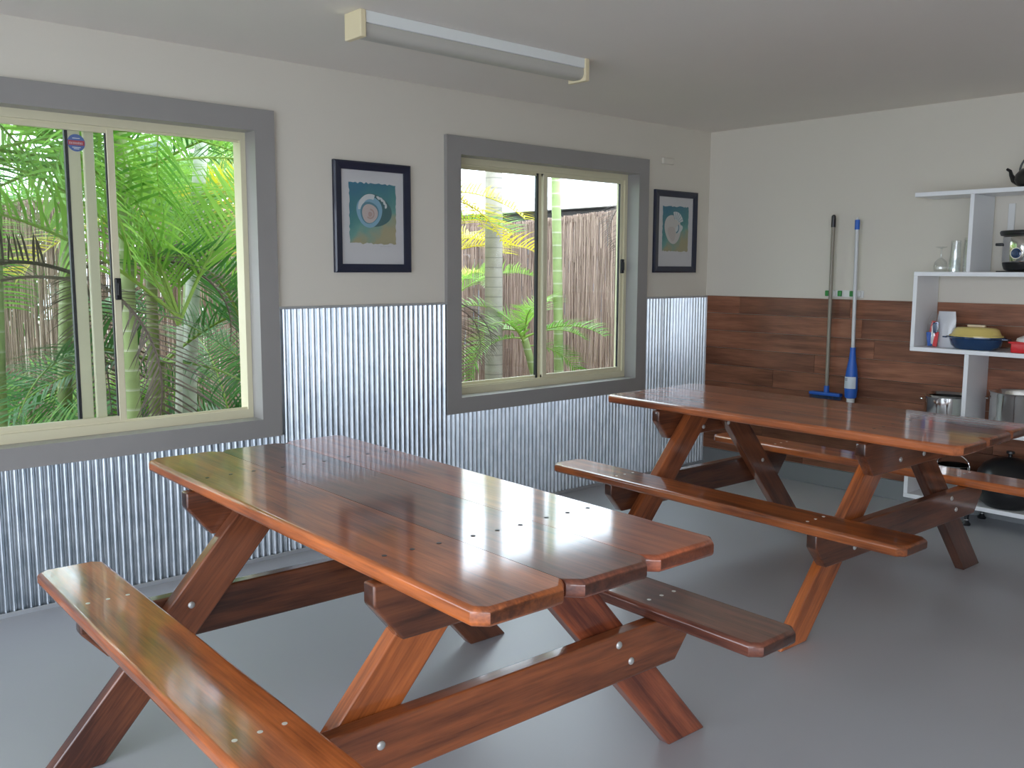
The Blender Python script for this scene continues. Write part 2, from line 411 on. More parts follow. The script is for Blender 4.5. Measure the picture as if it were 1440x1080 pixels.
# ------------------------------------------------------------------ windows
def window(name, W, opened, trimx0):
    e = empty(name, ((W[0]+W[1])/2, .09, W[2]), kind='structure')
    ox, oy, oz = e.location
    def P(nm, bm, m, par=e, sm=False):
        for v in bm.verts: v.co -= Vector((ox, oy, oz)) if par is e else Vector((0, 0, 0))
        return obj(nm, bm, m, par, sm)
    x0, x1, z0, z1 = W
    aw = .092
    ax0, ax1, az0, az1 = x0-aw, x1+aw, z0-.082, z1+.092
    bm = bmesh.new()                    # architrave boards, mitred look
    yF = -.026
    def ring(a, b, ya, yb):
        (A0, A1, A2, A3), (B0, B1, B2, B3) = a, b
        po = [(A0, A2), (A1, A2), (A1, A3), (A0, A3)]; pi = [(B0, B2), (B1, B2), (B1, B3), (B0, B3)]
        for i in range(4):
            j = (i+1) % 4
            q = [po[i], po[j], pi[j], pi[i]]
            f = [bm.verts.new((x, ya, z)) for x, z in q]; g = [bm.verts.new((x, yb, z)) for x, z in q]
            bm.faces.new(f); bm.faces.new(g[::-1])
            for t in range(4): bm.faces.new((f[t], g[t], g[(t+1) % 4], f[(t+1) % 4]))
    ring((ax0, ax1, az0, az1), (x0+.008, x1-.008, z0+.008, z1-.008), yF, -.0005)
    P('architrave', bm, M['grey'])
    bm = bmesh.new()
    ring((x0, x1, z0, z1), (x0+.008, x1-.008, z0+.008, z1-.008), -.0005, .16)
    P('reveal_lining', bm, M['grey'])
    f = (x0+.008, x1-.008, z0+.008, z1-.008)
    fy0, fy1 = .075, .15
    bm = bmesh.new(); ring(f, (f[0]+.026, f[1]-.026, f[2]+.042, f[3]-.036), fy0, fy1)
    bx(bm, f[0]+.026, f[1]-.026, fy0+.012, fy0+.018, f[2]+.042, f[2]+.052); bx(bm, f[0]+.026, f[1]-.026, fy0+.012, fy0+.018, f[3]-.046, f[3]-.036)
    P('outer_frame', bm, M['cream'])
    mid = (x0+x1)/2
    zb, zt = f[2]+.046, f[3]-.040
    # fixed pane (outer track), left half
    bm = bmesh.new(); bx(bm, mid-.028, mid+.022, .12, .145, zb, zt, .002, 1)
    bx(bm, f[0]+.026, mid, .125, .14, zb, zb+.018); bx(bm, f[0]+.026, mid, .125, .14, zt-.018, zt)
    fx = P('fixed_sash', bm, M['cream'])
    P('seal', box(mid-.040, mid-.028, .118, .14, zb, zt), M['seal'])
    P('fixed_pane', box(f[0]+.026, mid-.02, .131, .134, zb+.01, zt-.01), M['glass'])
    # sliding sash (inner track)
    sw = (f[1]-f[0])/2 - .006
    s1 = f[1]-.022 if not opened else mid + .152
    s0 = s1 - sw
    sy0, sy1 = .088, .110
    bm = bmesh.new()
    bx(bm, s1-.032, s1, sy0, sy1, zb, zt, .003, 1); bx(bm, s0, s0+.040, sy0, sy1, zb, zt, .003, 1)
    bx(bm, s0, s1, sy0+.002, sy1-.002, zb, zb+.024, .002, 1); bx(bm, s0, s1, sy0+.002, sy1-.002, zt-.022, zt, .002, 1)
    P('sliding_sash', bm, M['cream'])
    P('sliding_pane', box(s0+.035, s1-.028, sy0+.010, sy0+.013, zb+.02, zt-.018), M['glass'])
    P('seal', box(s1-.037, s1-.032, sy0+.004, sy0+.018, zb+.02, zt-.018), M['seal'])
    hz = 1.40 if not opened else 1.285
    bm = bmesh.new(); bx(bm, s1-.028, s1-.002, sy0-.016, sy0-.0005, hz, hz+.095, .004, 2); bx(bm, s1-.022, s1-.008, sy0-.024, sy0-.015, hz+.02, hz+.075, .003, 2)
    P('latch', bm, M['black'])
    if opened:
        # screen track stile beside the mullion and the round security sticker
        P('screen_stile', box(mid+.036, mid+.078, .1185, .142, zb, zt, .003, 1), M['cream'])
        sx, sz = mid+.006, 1.950
        bm = bmesh.new()
        n = 40
        def disc(r, y, mi, a0=0, a1=2*PI, cx=sx, cz=sz):
            vs = [bm.verts.new((cx+r*math.cos(a0+(a1-a0)*i/n), y, cz+r*math.sin(a0+(a1-a0)*i/n))) for i in range(n)]
            bm.faces.new(vs).material_index = mi
        disc(.036, .1174, 0); 
        vs = [bm.verts.new((sx+a, .1170, sz+b)) for a, b in ((-.0335, -.010), (.0335, -.010), (.0335, .010), (-.0335, .010))]
        bm.faces.new(vs).material_index = 1
        rr = random.Random(3); xx = -.028                 # small white lettering strokes, not legible in the photo
        while xx < .026:
            w_ = rr.uniform(.002, .004)
            for z0_, h_ in ((-.006, .012),):
                vs = [bm.verts.new((sx+a, .1166, sz+b)) for a, b in ((xx, z0_), (xx+w_*.5, z0_), (xx+w_*.5, z0_+h_*rr.uniform(.5, 1)), (xx, z0_+h_*.8))]
                bm.faces.new(vs).material_index = 2
            xx += w_+.0015
        for zz, ln in ((.019, .030), (-.019, .034), (-.025, .022)):
            vs = [bm.verts.new((sx+a, .1168, sz+b)) for a, b in ((-ln/2, zz-.0015), (ln/2, zz-.0015), (ln/2, zz+.0015), (-ln/2, zz+.0015))]
            bm.faces.new(vs).material_index = 2
        st = P('sticker', bm, [pbr('sticker_blue', (.10, .16, .42), .4), pbr('sticker_red', (.50, .06, .08), .4), pbr('sticker_white', (.8, .8, .82), .4)])
        st['label'] = 'round blue sticker with a red band and tiny white lettering'
    return e
window('window_1', W1, True, 0)
window('window_2', W2, False, 0)

# ------------------------------------------------------------------ framed shell prints
def picture(cx, cz, kind, label):
    w, h, fw = .468, .560, .043
    e = empty('framed_picture', (cx, 0, cz-h/2), label, 'picture', 'framed shell prints')
    bm = bmesh.new()
    po = [(-w/2, 0), (w/2, 0), (w/2, h), (-w/2, h)]; pi = [(-w/2+fw, fw), (w/2-fw, fw), (w/2-fw, h-fw), (-w/2+fw, h-fw)]
    pm = [(a[0]*.965 , a[1]*.97+.008) for a in po]
    for i in range(4):
        j = (i+1) % 4
        def V(p, y): return bm.verts.new((p[0], y, p[1]))
        a0, a1, b0, b1 = V(po[i], -.001), V(po[j], -.001), V(po[i], -.018), V(po[j], -.018)
        c0, c1, d0, d1 = V(pm[i], -.024), V(pm[j], -.024), V(pi[i], -.018), V(pi[j], -.018)
        g0, g1 = V(pi[i], -.006), V(pi[j], -.006)
        for q in ((a0, a1, b1, b0), (b0, b1, c1, c0), (c0, c1, d1, d0), (d0, d1, g1, g0)): bm.faces.new(q)
    bmesh.ops.remove_doubles(bm, verts=bm.verts, dist=1e-5)
    obj('frame', bm, M['navy'], e)
    obj('mat_board', box(-w/2+fw-.002, w/2-fw+.002, -.008, -.002, fw-.002, h-fw+.002), M['mat'], e)
    # torn-edged watercolour sheet with its shell
    rr = random.Random(5 if kind == 0 else 8)
    bm = bmesh.new()
    sx0, sx1, sz0, sz1 = -.142, .142, .148, .455
    pts = []
    N_ = 22
    for i in range(N_): pts.append((sx0+(sx1-sx0)*i/N_, sz0+rr.uniform(-.005, .005)))
    for i in range(N_): pts.append((sx1+rr.uniform(-.003, .003), sz0+(sz1-sz0)*i/N_))
    for i in range(N_): pts.append((sx1-(sx1-sx0)*i/N_, sz1+rr.uniform(-.005, .005)))
    for i in range(N_): pts.append((sx0+rr.uniform(-.003, .003), sz1-(sz1-sz0)*i/N_))
    def poly(ps, y, mi):
        f = bm.faces.new([bm.verts.new((a, y, b)) for a, b in ps]); f.material_index = mi
    poly(pts, -.0086, 0)
    def blob(cx_, cz_, rx, rz, rot, y, mi, wob=.04, n=40):
        ps = []
        for i in range(n):
            a = 2*PI*i/n; r = 1+wob*math.sin(3*a+1)
            u, v = rx*r*math.cos(a), rz*r*math.sin(a)
            ps.append((cx_+u*math.cos(rot)-v*math.sin(rot), cz_+u*math.sin(rot)+v*math.cos(rot)))
        poly(ps, y, mi)
    def arc(cx_, cz_, r0, r1, a0, a1, y, mi, n=24, sh=1.0):
        ps = [(cx_+r1*math.cos(a0+(a1-a0)*i/n), cz_+sh*r1*math.sin(a0+(a1-a0)*i/n)) for i in range(n+1)]
        ps += [(cx_+r0*math.cos(a1+(a0-a1)*i/n), cz_+sh*r0*math.sin(a1+(a0-a1)*i/n)) for i in range(n+1)]
        poly(ps, y, mi)
    if kind == 0:      # turban shell
        blob(.010, .318, .104, .082, -.25, -.0090, 1)                    # dark green body
        blob(-.022, .312, .078, .080, .3, -.0093, 2)                     # pale blue whorl
        arc(-.015, .325, .050, .076, 1.2, 3.2, -.0096, 3)                 # white shoulder
        for a_ in (.3, .65, 1.0, 1.35):
            blob(.020+.062*math.cos(a_), .325+.060*math.sin(a_), .013, .007, a_+1.2, -.0097, 3, .1, 14)
        blob(-.022, .306, .056, .056, 0, -.0097, 4)                      # teal ring
        blob(-.020, .302, .048, .048, 0, -.0099, 5)                      # pink inner whorl
        arc(-.018, .300, .018, .027, -2.4, 1.6, -.0101, 6)
        blob(-.018, .298, .013, .013, 0, -.0103, 6)
    else:              # nautilus-like shell
        blob(-.030, .300, .088, .100, .35, -.0090, 5)
        arc(.0, .335, .030, .085, .25, 1.9, -.0093, 3)
        for a_ in (.4, .7, 1.0, 1.3, 1.6, 1.9):
            ps = [(.0+r_*math.cos(a_+q_), .335+r_*math.sin(a_+q_)) for r_, q_ in ((.034, 0), (.082, .03), (.082, .07), (.034, .10))]
            poly(ps, -.0096, 4)
        blob(.038, .302, .042, .026, .35, -.0097, 3)
        arc(.0, .310, .030, .040, -1.4, .6, -.0099, 4)
        blob(-.040, .270, .040, .052, .5, -.0095, 6, .08)
    ps0 = .045                                                            # small signature squiggle under the sheet
    for i in range(9):
        xq = ps0+i*.0075
        poly([(xq, .1335), (xq+.005, .1335+.002*(i % 3)), (xq+.0055, .1348+.002*(i % 3)), (xq+.0005, .1348)], -.0088, 7)
    # watercolour wash: teal with a pale ochre lower corner
    m, nt, out = newmat('watercolour_wash'); N = nt.nodes; L = nt.links
    b = N.new('ShaderNodeBsdfPrincipled'); b.inputs['Roughness'].default_value = .7; L.new(b.outputs[0], out.inputs[0])
    tc = N.new('ShaderNodeTexCoord'); sp = N.new('ShaderNodeSeparateXYZ'); L.new(tc.outputs['Object'], sp.inputs[0])
    nz = N.new('ShaderNodeTexNoise'); nz.inputs['Scale'].default_value = 9; L.new(tc.outputs['Object'], nz.inputs['Vector'])
    a1 = N.new('ShaderNodeMath'); a1.operation = 'MULTIPLY_ADD'; a1.inputs[1].default_value = -3.0; a1.inputs[2].default_value = 1.15
    L.new(sp.outputs['Z'], a1.inputs[0])
    a2 = N.new('ShaderNodeMath'); a2.operation = 'MULTIPLY_ADD'; a2.inputs[1].default_value = 1.2; L.new(sp.outputs['X'], a2.inputs[0]); L.new(a1.outputs[0], a2.inputs[2])
    a3 = N.new('ShaderNodeMath'); a3.operation = 'MULTIPLY_ADD'; a3.inputs[1].default_value = .7; L.new(nz.outputs['Fac'], a3.inputs[0]); L.new(a2.outputs[0], a3.inputs[2])
    cr = N.new('ShaderNodeValToRGB'); els = cr.color_ramp.elements
    els[0].position = .1; els[0].color = (.03, .17, .26, 1); els[1].position = .98; els[1].color = (.38, .34, .20, 1)
    q = els.new(.55); q.color = (.06, .24, .24, 1); q = els.new(.8); q.color = (.14, .34, .30, 1)
    L.new(a3.outputs[0], cr.inputs[0]); L.new(cr.outputs[0], b.inputs['Base Color'])
    obj('print', bm, [m, pbr('shell_dark', (.04, .13, .14), .6), pbr('shell_blue', (.22, .42, .55), .6), pbr('shell_white', (.62, .66, .66), .6),
                      pbr('shell_teal', (.10, .24, .30), .6), pbr('shell_pink', (.55, .47, .44) if kind == 0 else (.60, .58, .55), .6), pbr('shell_rose', (.46, .33, .29) if kind == 0 else (.55, .50, .47), .6), pbr('pencil', (.25, .25, .25), .8)], e)
    obj('glass_pane', box(-w/2+fw-.001, w/2-fw+.001, -.0135, -.0125, fw-.001, h-fw+.001), M['picglass'], e)
    return e
picture(-2.878, 1.686, 0, 'navy-framed print of a blue and pink turban shell, hanging between the two windows')
picture(-.388, 1.686, 1, 'navy-framed print of a pale striped nautilus shell, hanging near the room corner')

bm = box(-.058, .058, -.022, 0, -.02, .022, .006, 2)
o = obj('wall_sensor', bm, M['wall']); o.location = (-.49, 0, 2.16)
tag(o, 'tiny off-white box high on the wall above the nautilus print', 'sensor')

# ------------------------------------------------------------------ ceiling light
e = empty('ceiling_light', (-2.96, -.965, HC), 'unlit white fluorescent batten light with cream end caps under the ceiling', 'light')
bm = box(-.600, .600, -.050, .055, -.045, -.0005, .003, 2)
obj('channel', bm, M['lampwhite'], e)
pr = [(-.044, -.046), (-.045, -.070), (-.038, -.086), (-.022, -.094), (.022, -.094), (.038, -.086), (.045, -.070), (.044, -.046)]
bm = bmesh.new()
a = [bm.verts.new((-.598, y, z)) for y, z in pr]; b_ = [bm.verts.new((.598, y, z)) for y, z in pr]
for i in range(len(pr)): bm.faces.new((a[i], a[(i+1) % 8], b_[(i+1) % 8], b_[i]))
bm.faces.new(a); bm.faces.new(b_)
obj('diffuser', bm, M['diff'], e, True)
for s in (-1, 1):
    obj('end_cap', box(s*.612-.013, s*.612+.013, -.056, .060, -.102, -.0005, .004, 2), M['lampcream'], e)

# ------------------------------------------------------------------ picnic tables
def frame_obj(name, poly, t, O, X, Y, m, parent, bev=.008, seg=3, rim=True, seams=()):
    """prism whose local X,Y,Z axes are X,Y,X×Y in the parent's frame; seams = local y of butted edges, barely eased"""
    if seams:
        bm = prism(poly, t)
        inner = [e for e in bm.edges if any(abs(v.co.y-q) < 1e-4 for q in seams for v in (e.verts[0],)) and abs(e.verts[0].co.y-e.verts[1].co.y) < 1e-5 and abs(e.verts[0].co.x-e.verts[1].co.x) > .1]
        rimE = [e for e in bm.edges if abs(e.verts[0].co.z-e.verts[1].co.z) < 1e-5 and e not in inner]
        bmesh.ops.bevel(bm, geom=rimE, offset=bev, segments=seg, profile=.5, affect='EDGES')
    else:
        bm = prism(poly, t, bev, seg, rim)
    o = obj(name, bm, m, parent, True)
    for p in o.data.polygons:
        if len(p.vertices) > 4 or p.area > .02: p.use_smooth = False
    X = Vector(X).normalized(); Y = Vector(Y).normalized(); Z = X.cross(Y)
    o.matrix_local = Matrix(((X.x, Y.x, Z.x, O[0]), (X.y, Y.y, Z.y, O[1]), (X.z, Y.z, Z.z, O[2]), (0, 0, 0, 1)))
    return o

LT, TT, WP = 1.805, .79, .2462
def plankpoly(L, w, c):
    return [(-L/2, -w/2+c), (-L/2+c, -w/2), (L/2-c, -w/2), (L/2, -w/2+c), (L/2, w/2-c), (L/2-c, w/2), (-L/2+c, w/2), (-L/2, w/2-c)]

def dome(r, h, n=16):
    return lathe([(r, 0), (r, h*.35), (r*.75, h*.8), (r*.35, h), (0, h)], n)

def picnic(loc, rz, cols, label, stag, hb=.477):
    e = empty('picnic_table', loc, label, 'picnic table', 'varnished timber picnic tables', rz=rz)
    th, c = .040, .028
    mb_screw = bpy.data.meshes.get('screw_mesh')
    def screws(par, dx_list, dy_list, zz, mats):
        for dx in dx_list:
            for i, dy in enumerate(dy_list):
                bm = lathe([(0, 0), (.0062, 0), (.0062, .0012), (0, .0012)], 12)
                o = obj('screw', bm, mats, par); o.location = (dx, dy, zz)
    for i, u in enumerate((-WP-.0015, 0, WP+.0015)):
        o = frame_obj('top_plank', plankpoly(LT, WP, c), th, (u, stag[i], TT-th), (0, 1, 0), (-1, 0, 0), M[cols[i]], e, .012, 4, True, [(-WP/2,), (-WP/2, WP/2), (WP/2,)][i])
        screws(o, (-.50, .50), (-.075, 0, .075), th-.0004, M['screw'])
    for s, cm, st in ((-1, cols[3], stag[3]), (1, cols[4], stag[4])):
        o = frame_obj('seat_plank', plankpoly(LT, .2, c), th, (s*.628, st, hb-th), (0, 1, 0), (-1, 0, 0), M[cm], e, .012, 4)
        screws(o, (-.50, .50), (-.055, 0, .055), th-.0004, M['screwlight'])
    for s in (-1, 1):          # s=-1 : near (room side) frame, s=1 : window-side frame
        for t in (-1, 1):      # the two splayed legs
            zt_ = TT-th-.001
            k_ = .885
            A = Vector((t*.755, 0)); d = Vector((-t*k_, 1)).normalized()
            P4 = [(t*.67, 0.0), (t*.84, 0.0), (t*(.84-k_*zt_), zt_), (t*(.67-k_*zt_), zt_)]
            # local frame : X along leg, Y in plane, Z normal
            X = Vector((d.x, 0, d.y)); Yv = Vector((0, 1, 0)).cross(X)
            loc2 = [((Vector((u-A.x, 0, z_))).dot(X), (Vector((u-A.x, 0, z_))).dot(Yv)) for u, z_ in P4]
            Zv = X.cross(Yv)   # = -+y
            y0 = s*.488
            O = Vector((A.x, y0, 0)) - Zv*.0225
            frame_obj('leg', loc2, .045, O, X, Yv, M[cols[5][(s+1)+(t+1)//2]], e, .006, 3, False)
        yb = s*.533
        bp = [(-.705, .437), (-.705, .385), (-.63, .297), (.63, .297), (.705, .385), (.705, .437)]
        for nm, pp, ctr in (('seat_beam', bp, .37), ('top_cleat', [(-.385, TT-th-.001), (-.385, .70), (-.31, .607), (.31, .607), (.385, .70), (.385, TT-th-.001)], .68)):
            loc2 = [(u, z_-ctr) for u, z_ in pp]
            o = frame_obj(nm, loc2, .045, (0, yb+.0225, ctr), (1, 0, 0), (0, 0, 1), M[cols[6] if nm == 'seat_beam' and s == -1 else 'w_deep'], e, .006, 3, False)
            # X × Z(up) = -Y : outer face for the near frame is local z = .045
            if nm == 'seat_beam': pts = [(-.373, .012), (.389, .037), (.439, -.022), (-.430, -.030)]
            else: pts = [(-.10, -.03), (.10, -.03)]
            if s == 1 and nm == 'seat_beam': pts = [(-.40, .045), (.41, .045)]
            for (bu, bz) in pts:
                for side in ((1,) if s == -1 else (1, 0)):
                    bmm = dome(.0105, .006)
                    bo = obj('bolt', bmm, M['bolt'], o, True)
                    if s == -1: bo.location = (bu, bz, .045)
                    else:
                        # far frame : bolt heads show on the room face of the legs
                        if side == 0: bo.rotation_euler = (PI, 0, 0); bo.location = (bu, bz, -.0)
                        bo.location = (bu, bz, .045 + .0455) if side == 1 else (bu, bz, 0)
    return e

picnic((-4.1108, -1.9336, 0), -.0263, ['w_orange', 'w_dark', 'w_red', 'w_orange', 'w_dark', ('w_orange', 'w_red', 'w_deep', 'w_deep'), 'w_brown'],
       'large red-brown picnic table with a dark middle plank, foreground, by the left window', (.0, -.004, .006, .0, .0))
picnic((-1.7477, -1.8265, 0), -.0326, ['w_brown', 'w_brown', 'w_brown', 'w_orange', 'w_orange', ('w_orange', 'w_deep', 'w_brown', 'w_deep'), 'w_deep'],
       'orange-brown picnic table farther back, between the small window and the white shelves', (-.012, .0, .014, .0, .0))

# ------------------------------------------------------------------ zigzag shelf
SX0, SX1 = -.300, -.004
e = empty('shelving_unit', (-.15, -2.4, 0), 'white zigzag shelving unit against the timber-boarded wall', 'shelf')
def sp(nm, y0, y1, z0, z1):
    o = obj(nm, box(SX0+.15, SX1+.15-.014, y0+2.4, y1+2.4, z0, z1, .0015, 1), M['white'], e)
    return o
YE = -3.3
sp('shelf_board', YE, -1.645, 1.842, 1.866)
sp('upright', -1.974, -1.952, 1.421, 1.841)
sp('shelf_board', YE, -1.665, 1.396, 1.420)
sp('upright', -1.688, -1.665, .9905, 1.3955)
sp('shelf_board', YE, -1.665, .966, .990)
sp('upright', -1.998, -1.974, .5515, .9655)
sp('shelf_board', YE, -1.676, .527, .551)
sp('upright', -1.700, -1.676, .1265, .5265)
sp('shelf_board', YE, -1.676, .102, .126)
sp('upright', YE-.022, YE, .102, 1.866)
for fx in (-.265, -.05):
    for fy in (-2.03, -3.2):
        f = obj('foot', lathe([(0, 0), (.022, 0), (.024, .008), (.014, .02), (.011, .04), (.018, .094), (0, .094)], 20), M['black'], e, True)
        f.location = (fx+.15, fy+2.4, .0)
        f2 = obj('collar', lathe([(.0, .0), (.0155, .0), (.0155, .006), (0, .006)], 20), M['steel'], f, True); f2.location = (0, 0, .03)
# small batten on the wall inside the top bay
tag(obj('wall_batten', box(-.012, -.0005, -2.08, -2.045, 1.47, 1.80, .002, 1), M['whitep']), 'short upright white batten on the wall inside the top shelf bay', 'batten')

def steelpot(name, y, z, r, h, label, cat, lid=None, xx=-.16, flare=.006, mat='steel', group=None):
    e = empty(name, (xx, y, z), label, cat, group)
    t = .003
    obj('body', lathe([(0, .0), (r*.93, 0), (r, .012), (r, h-.012), (r+flare, h), (r+flare-.003, h+.002), (r-t, h-.012), (r-t, .014), (0, .006)], 48), M[mat], e, True)
    for s in (-1, 1):
        pts = []
        for i in range(13):
            a = PI*i/12
            pts.append((.045*math.cos(a), s*(r+.002+.03*math.sin(a)), h*.80))
        obj('handle', tube(pts, .0045, 8), M[mat], e, True)
    if lid:
        l = obj('lid', lathe([(0, .02), (r*.5, .018), (r*.92, .008), (r+.007, .001), (r+.007, -.003), (0, -.003)], 48), M[lid], e, True); l.location = (0, 0, h+.004)
        kb = obj('knob', lathe([(0, .0), (.008, 0), (.008, .012), (.018, .018), (.018, .026), (0, .028)], 20), M['black'], l, True); kb.location = (0, 0, .0205)
    return e
steelpot('saucepan', -1.835, .551, .118, .165, 'open stainless steel pot with flared rim, left of the shelf upright', 'pot', flare=.012)
steelpot('stock_pot', -2.215, .551, .135, .215, 'tall stainless steel stock pot right of the shelf upright', 'pot')
# lower shelf
e = empty('bail_pot', (-.17, -1.90, .126), 'steel pot with an arched wire handle, bottom shelf behind the far bench', 'pot')
obj('body', lathe([(0, 0), (.085, 0), (.09, .01), (.09, .185), (.094, .19), (.087, .188), (.086, .012), (0, .006)], 40), M['steel'], e, True)
obj('bail_handle', tube([(0, .092*math.cos(PI*i/20), .178+.072*math.sin(PI*i/20)) for i in range(21)], .004, 8), M['steel'], e, True)
for s in (-1, 1):
    lug = obj('lug', box(-.008, .008, -.004, .004, -.012, .012, .002, 1), M['steel'], e); lug.location = (0, s*.094, .172)
e = empty('black_stock_pot', (-.16, -2.20, .126), 'big black pot with a domed black lid on the bottom shelf', 'pot')
obj('body', lathe([(0, 0), (.11, 0), (.145, .03), (.155, .09), (.152, .17), (.158, .178), (.15, .176), (.148, .09), (0, .01)], 48), M['blackm'], e, True)
l = obj('lid', lathe([(.160, 0), (.157, .012), (.13, .052), (.08, .082), (.03, .095), (0, .097), ], 48), M['blackm'], e, True); l.location = (0, 0, .181)
kb = obj('knob', lathe([(0, 0), (.010, 0), (.010, .014), (.022, .02), (.020, .032), (0, .034)], 20), M['black'], l, True); kb.location = (0, 0, .097)
for s in (-1, 1):
    obj('handle', tube([(.045*math.cos(PI*i/10), s*(.154+.032*math.sin(PI*i/10)), .15) for i in range(11)], .007, 8), M['blackm'], e, True)

# casserole, red box, bags on the middle shelf
e = empty('casserole_dish', (-.185, -1.985, .990), 'dark blue oval casserole dish with a pale yellow lid', 'dish')
obj('dish', lathe([(0, 0), (.095, 0), (.118, .02), (.128, .058), (.142, .066), (.142, .071), (.124, .068), (.112, .022), (0, .008)], 48, sx=.78, sy=1.12), M['bluedk'], e, True)
l = obj('lid', lathe([(.136, 0), (.136, .006), (.124, .012), (.112, .040), (.095, .050), (0, .054)], 48, sx=.78, sy=1.06), M['yellow'], e, True); l.location = (0, 0, .0715)
kb = obj('lid_handle', box(-.014, .014, -.048, .048, 0, .012, .005, 2), M['cream2'], l, True); kb.location = (0, 0, .053)
for s in (-1, 1):
    obj('ear_handle', prism([(-.035, 0), (-.025, s*.026), (.025, s*.026), (.035, 0)], .008, .002, 2), M['bluedk'], e, True, loc=(0, s*.150, .058))
e = empty('food_box', (-.19, -2.305, .990), 'bright red lidded food box with a white top at the photo edge', 'box')
obj('base', prism([(-.085, -.105), (.085, -.105), (.085, .105), (-.085, .105)], .058, .008, 3, False), M['red'], e, True)
obj('rim', prism([(-.095, -.115), (.095, -.115), (.095, .115), (-.095, .115)], .010, .003, 2, False, z0=.050), M['red'], e, True)
obj('lid', lathe([(.105, 0), (.100, .016), (.07, .030), (0, .034)], 32, sx=.82), M['whitep'], e, True, loc=(0, 0, .060))

def bagmesh(w, h, t, seed, pinch=.2):
    r = random.Random(seed); bm = bmesh.new(); nx, nz = 8, 12; F = []; B = []
    for j in range(nz+1):
        tz = j/nz; rowf = []; rowb = []
        thick = t*(math.sin(PI*min(1, (1-tz)*.9+.05))**.5)*(1-.75*tz) + .002
        wd = w*(1-pinch*max(0, tz-.75)*3)
        for i in range(nx+1):
            tx = i/nx*2-1
            b = thick*math.sqrt(max(0, 1-tx*tx*.96)) + r.uniform(-.0015, .0015)
            rowf.append(bm.verts.new((-b, tx*wd/2, h*tz))); rowb.append(bm.verts.new((b, tx*wd/2, h*tz)))
        F.append(rowf); B.append(rowb)
    for G in (F, B):
        for j in range(nz):
            for i in range(nx): bm.faces.new((G[j][i], G[j][i+1], G[j+1][i+1], G[j+1][i]))
    for j in range(nz):
        bm.faces.new((F[j][0], B[j][0], B[j+1][0], F[j+1][0])); bm.faces.new((F[j][nx], B[j][nx], B[j+1][nx], F[j+1][nx]))
    for i in range(nx):
        bm.faces.new((F[0][i], B[0][i], B[0][i+1], F[0][i+1])); bm.faces.new((F[nz][i], B[nz][i], B[nz][i+1], F[nz][i+1]))
    return bm
e = empty('sweets_bag', (-.20, -1.752, .990), 'clear bag of red, white and blue wrapped packets', 'bag')
cl = obj('wrapper', bagmesh(.072, .205, .026, 4, .9), M['drink'], e, True)
rr = random.Random(9)
for i, (mm, yy, zz, hh, rot) in enumerate((('red', -.017, .003, .085, .10), ('blue', .012, .005, .080, -.15), ('red', .010, .080, .070, .2), ('bluedk', -.018, .075, .065, -.1), ('whitep', -.002, .015, .11, .05), ('blue', -.004, .10, .045, .3))):
    p = obj('packet', box(-.006, .006, -.012, .012, 0, hh, .003, 2), M[mm], e)
    p.location = (-.012+.004*(i % 3), yy, zz); p.rotation_euler = (rot, 0, 0)
o = obj('storage_bag', bagmesh(.105, .205, .03, 6, .15), M['bagclear'], smooth=True); o.location = (-.17, -1.812, .990)
tag(o, 'frosted pale grey plastic bag standing beside the blue casserole dish', 'bag')

# glasses upside down
def wineglass():
    return lathe([(.034, 0), (.0355, .010), (.037, .03), (.032, .055), (.016, .073), (.0045, .082), (.0035, .118), (.006, .132), (.030, .139), (.031, .142), (0, .142)], 32)
o = obj('wine_glass', wineglass(), M['drink'], smooth=True); o.location = (-.20, -1.770, 1.420)
tag(o, 'upturned stemmed wine glass, leftmost of the glassware', 'glass')
def tumbler(h, r):
    bm = lathe([(r, 0), (r*.96, h*.5), (r*.86, h), (0, h)], 28)
    lathe([(r-.003, .001), (r*.96-.003, h*.5), (r*.86-.003, h-.012), (0, h-.012)], 28, bm)
    return bm
o = obj('tall_tumbler', tumbler(.175, .030), M['drink'], smooth=True); o.location = (-.18, -1.842, 1.420)
tag(o, 'clear glass tumbler between the wine glass and the tallest tumbler', 'glass')
o = obj('tall_tumbler', tumbler(.190, .036), M['drink'], smooth=True); o.location = (-.15, -1.908, 1.420)
tag(o, 'tallest clear tumbler, standing against the shelf upright', 'glass')
o = obj('short_tumbler', tumbler(.078, .030), M['drink'], smooth=True); o.location = (-.255, -1.868, 1.420)
tag(o, 'short clear tumbler in front of the tall tumblers', 'glass')

# slow cooker
e = empty('slow_cooker', (-.155, -2.242, 1.420), 'oval steel slow cooker with black rim and base, cropped by the photo edge', 'slow cooker')
obj('base', lathe([(0, .006), (.118, .006), (.135, .014), (.142, .035), (.145, .052), (0, .052)], 48, sx=.82, sy=1.06), M['black'], e, True)
obj('body', lathe([(.143, .053), (.146, .06), (.146, .185), (.143, .192)], 48, sx=.82, sy=1.06), M['steel'], e, True)
obj('rim', lathe([(.142, .193), (.158, .196), (.164, .212), (.160, .222), (.14, .224), (0, .218)], 48, sx=.82, sy=1.06), M['black'], e, True)
for s in (-1, 1):
    obj('handle', box(-.03, .03, -.022, .022, -.008, .008, .005, 2), M['black'], e, True, loc=(0, s*.168, .150))
dk = obj('dial', lathe([(0, 0), (.026, 0), (.026, .004), (.018, .006), (.016, .018), (0, .019)], 28), M['bluedk'], e, True, loc=(-.1195, .045, .10))
dk.rotation_euler = (0, -PI/2, 0)
o = obj('dial_ring', lathe([(.026, .001), (.030, .001), (.030, .004), (.026, .004)], 28), M['steel'], dk, True)
o = obj('power_cord', tube([(-.275, -2.10, 1.4235), (-.268, -2.13, 1.4235), (-.278, -2.16, 1.4235), (-.262, -2.20, 1.4235), (-.27, -2.26, 1.4235), (-.255, -2.33, 1.4235)], .0032, 8), M['black'], smooth=True)
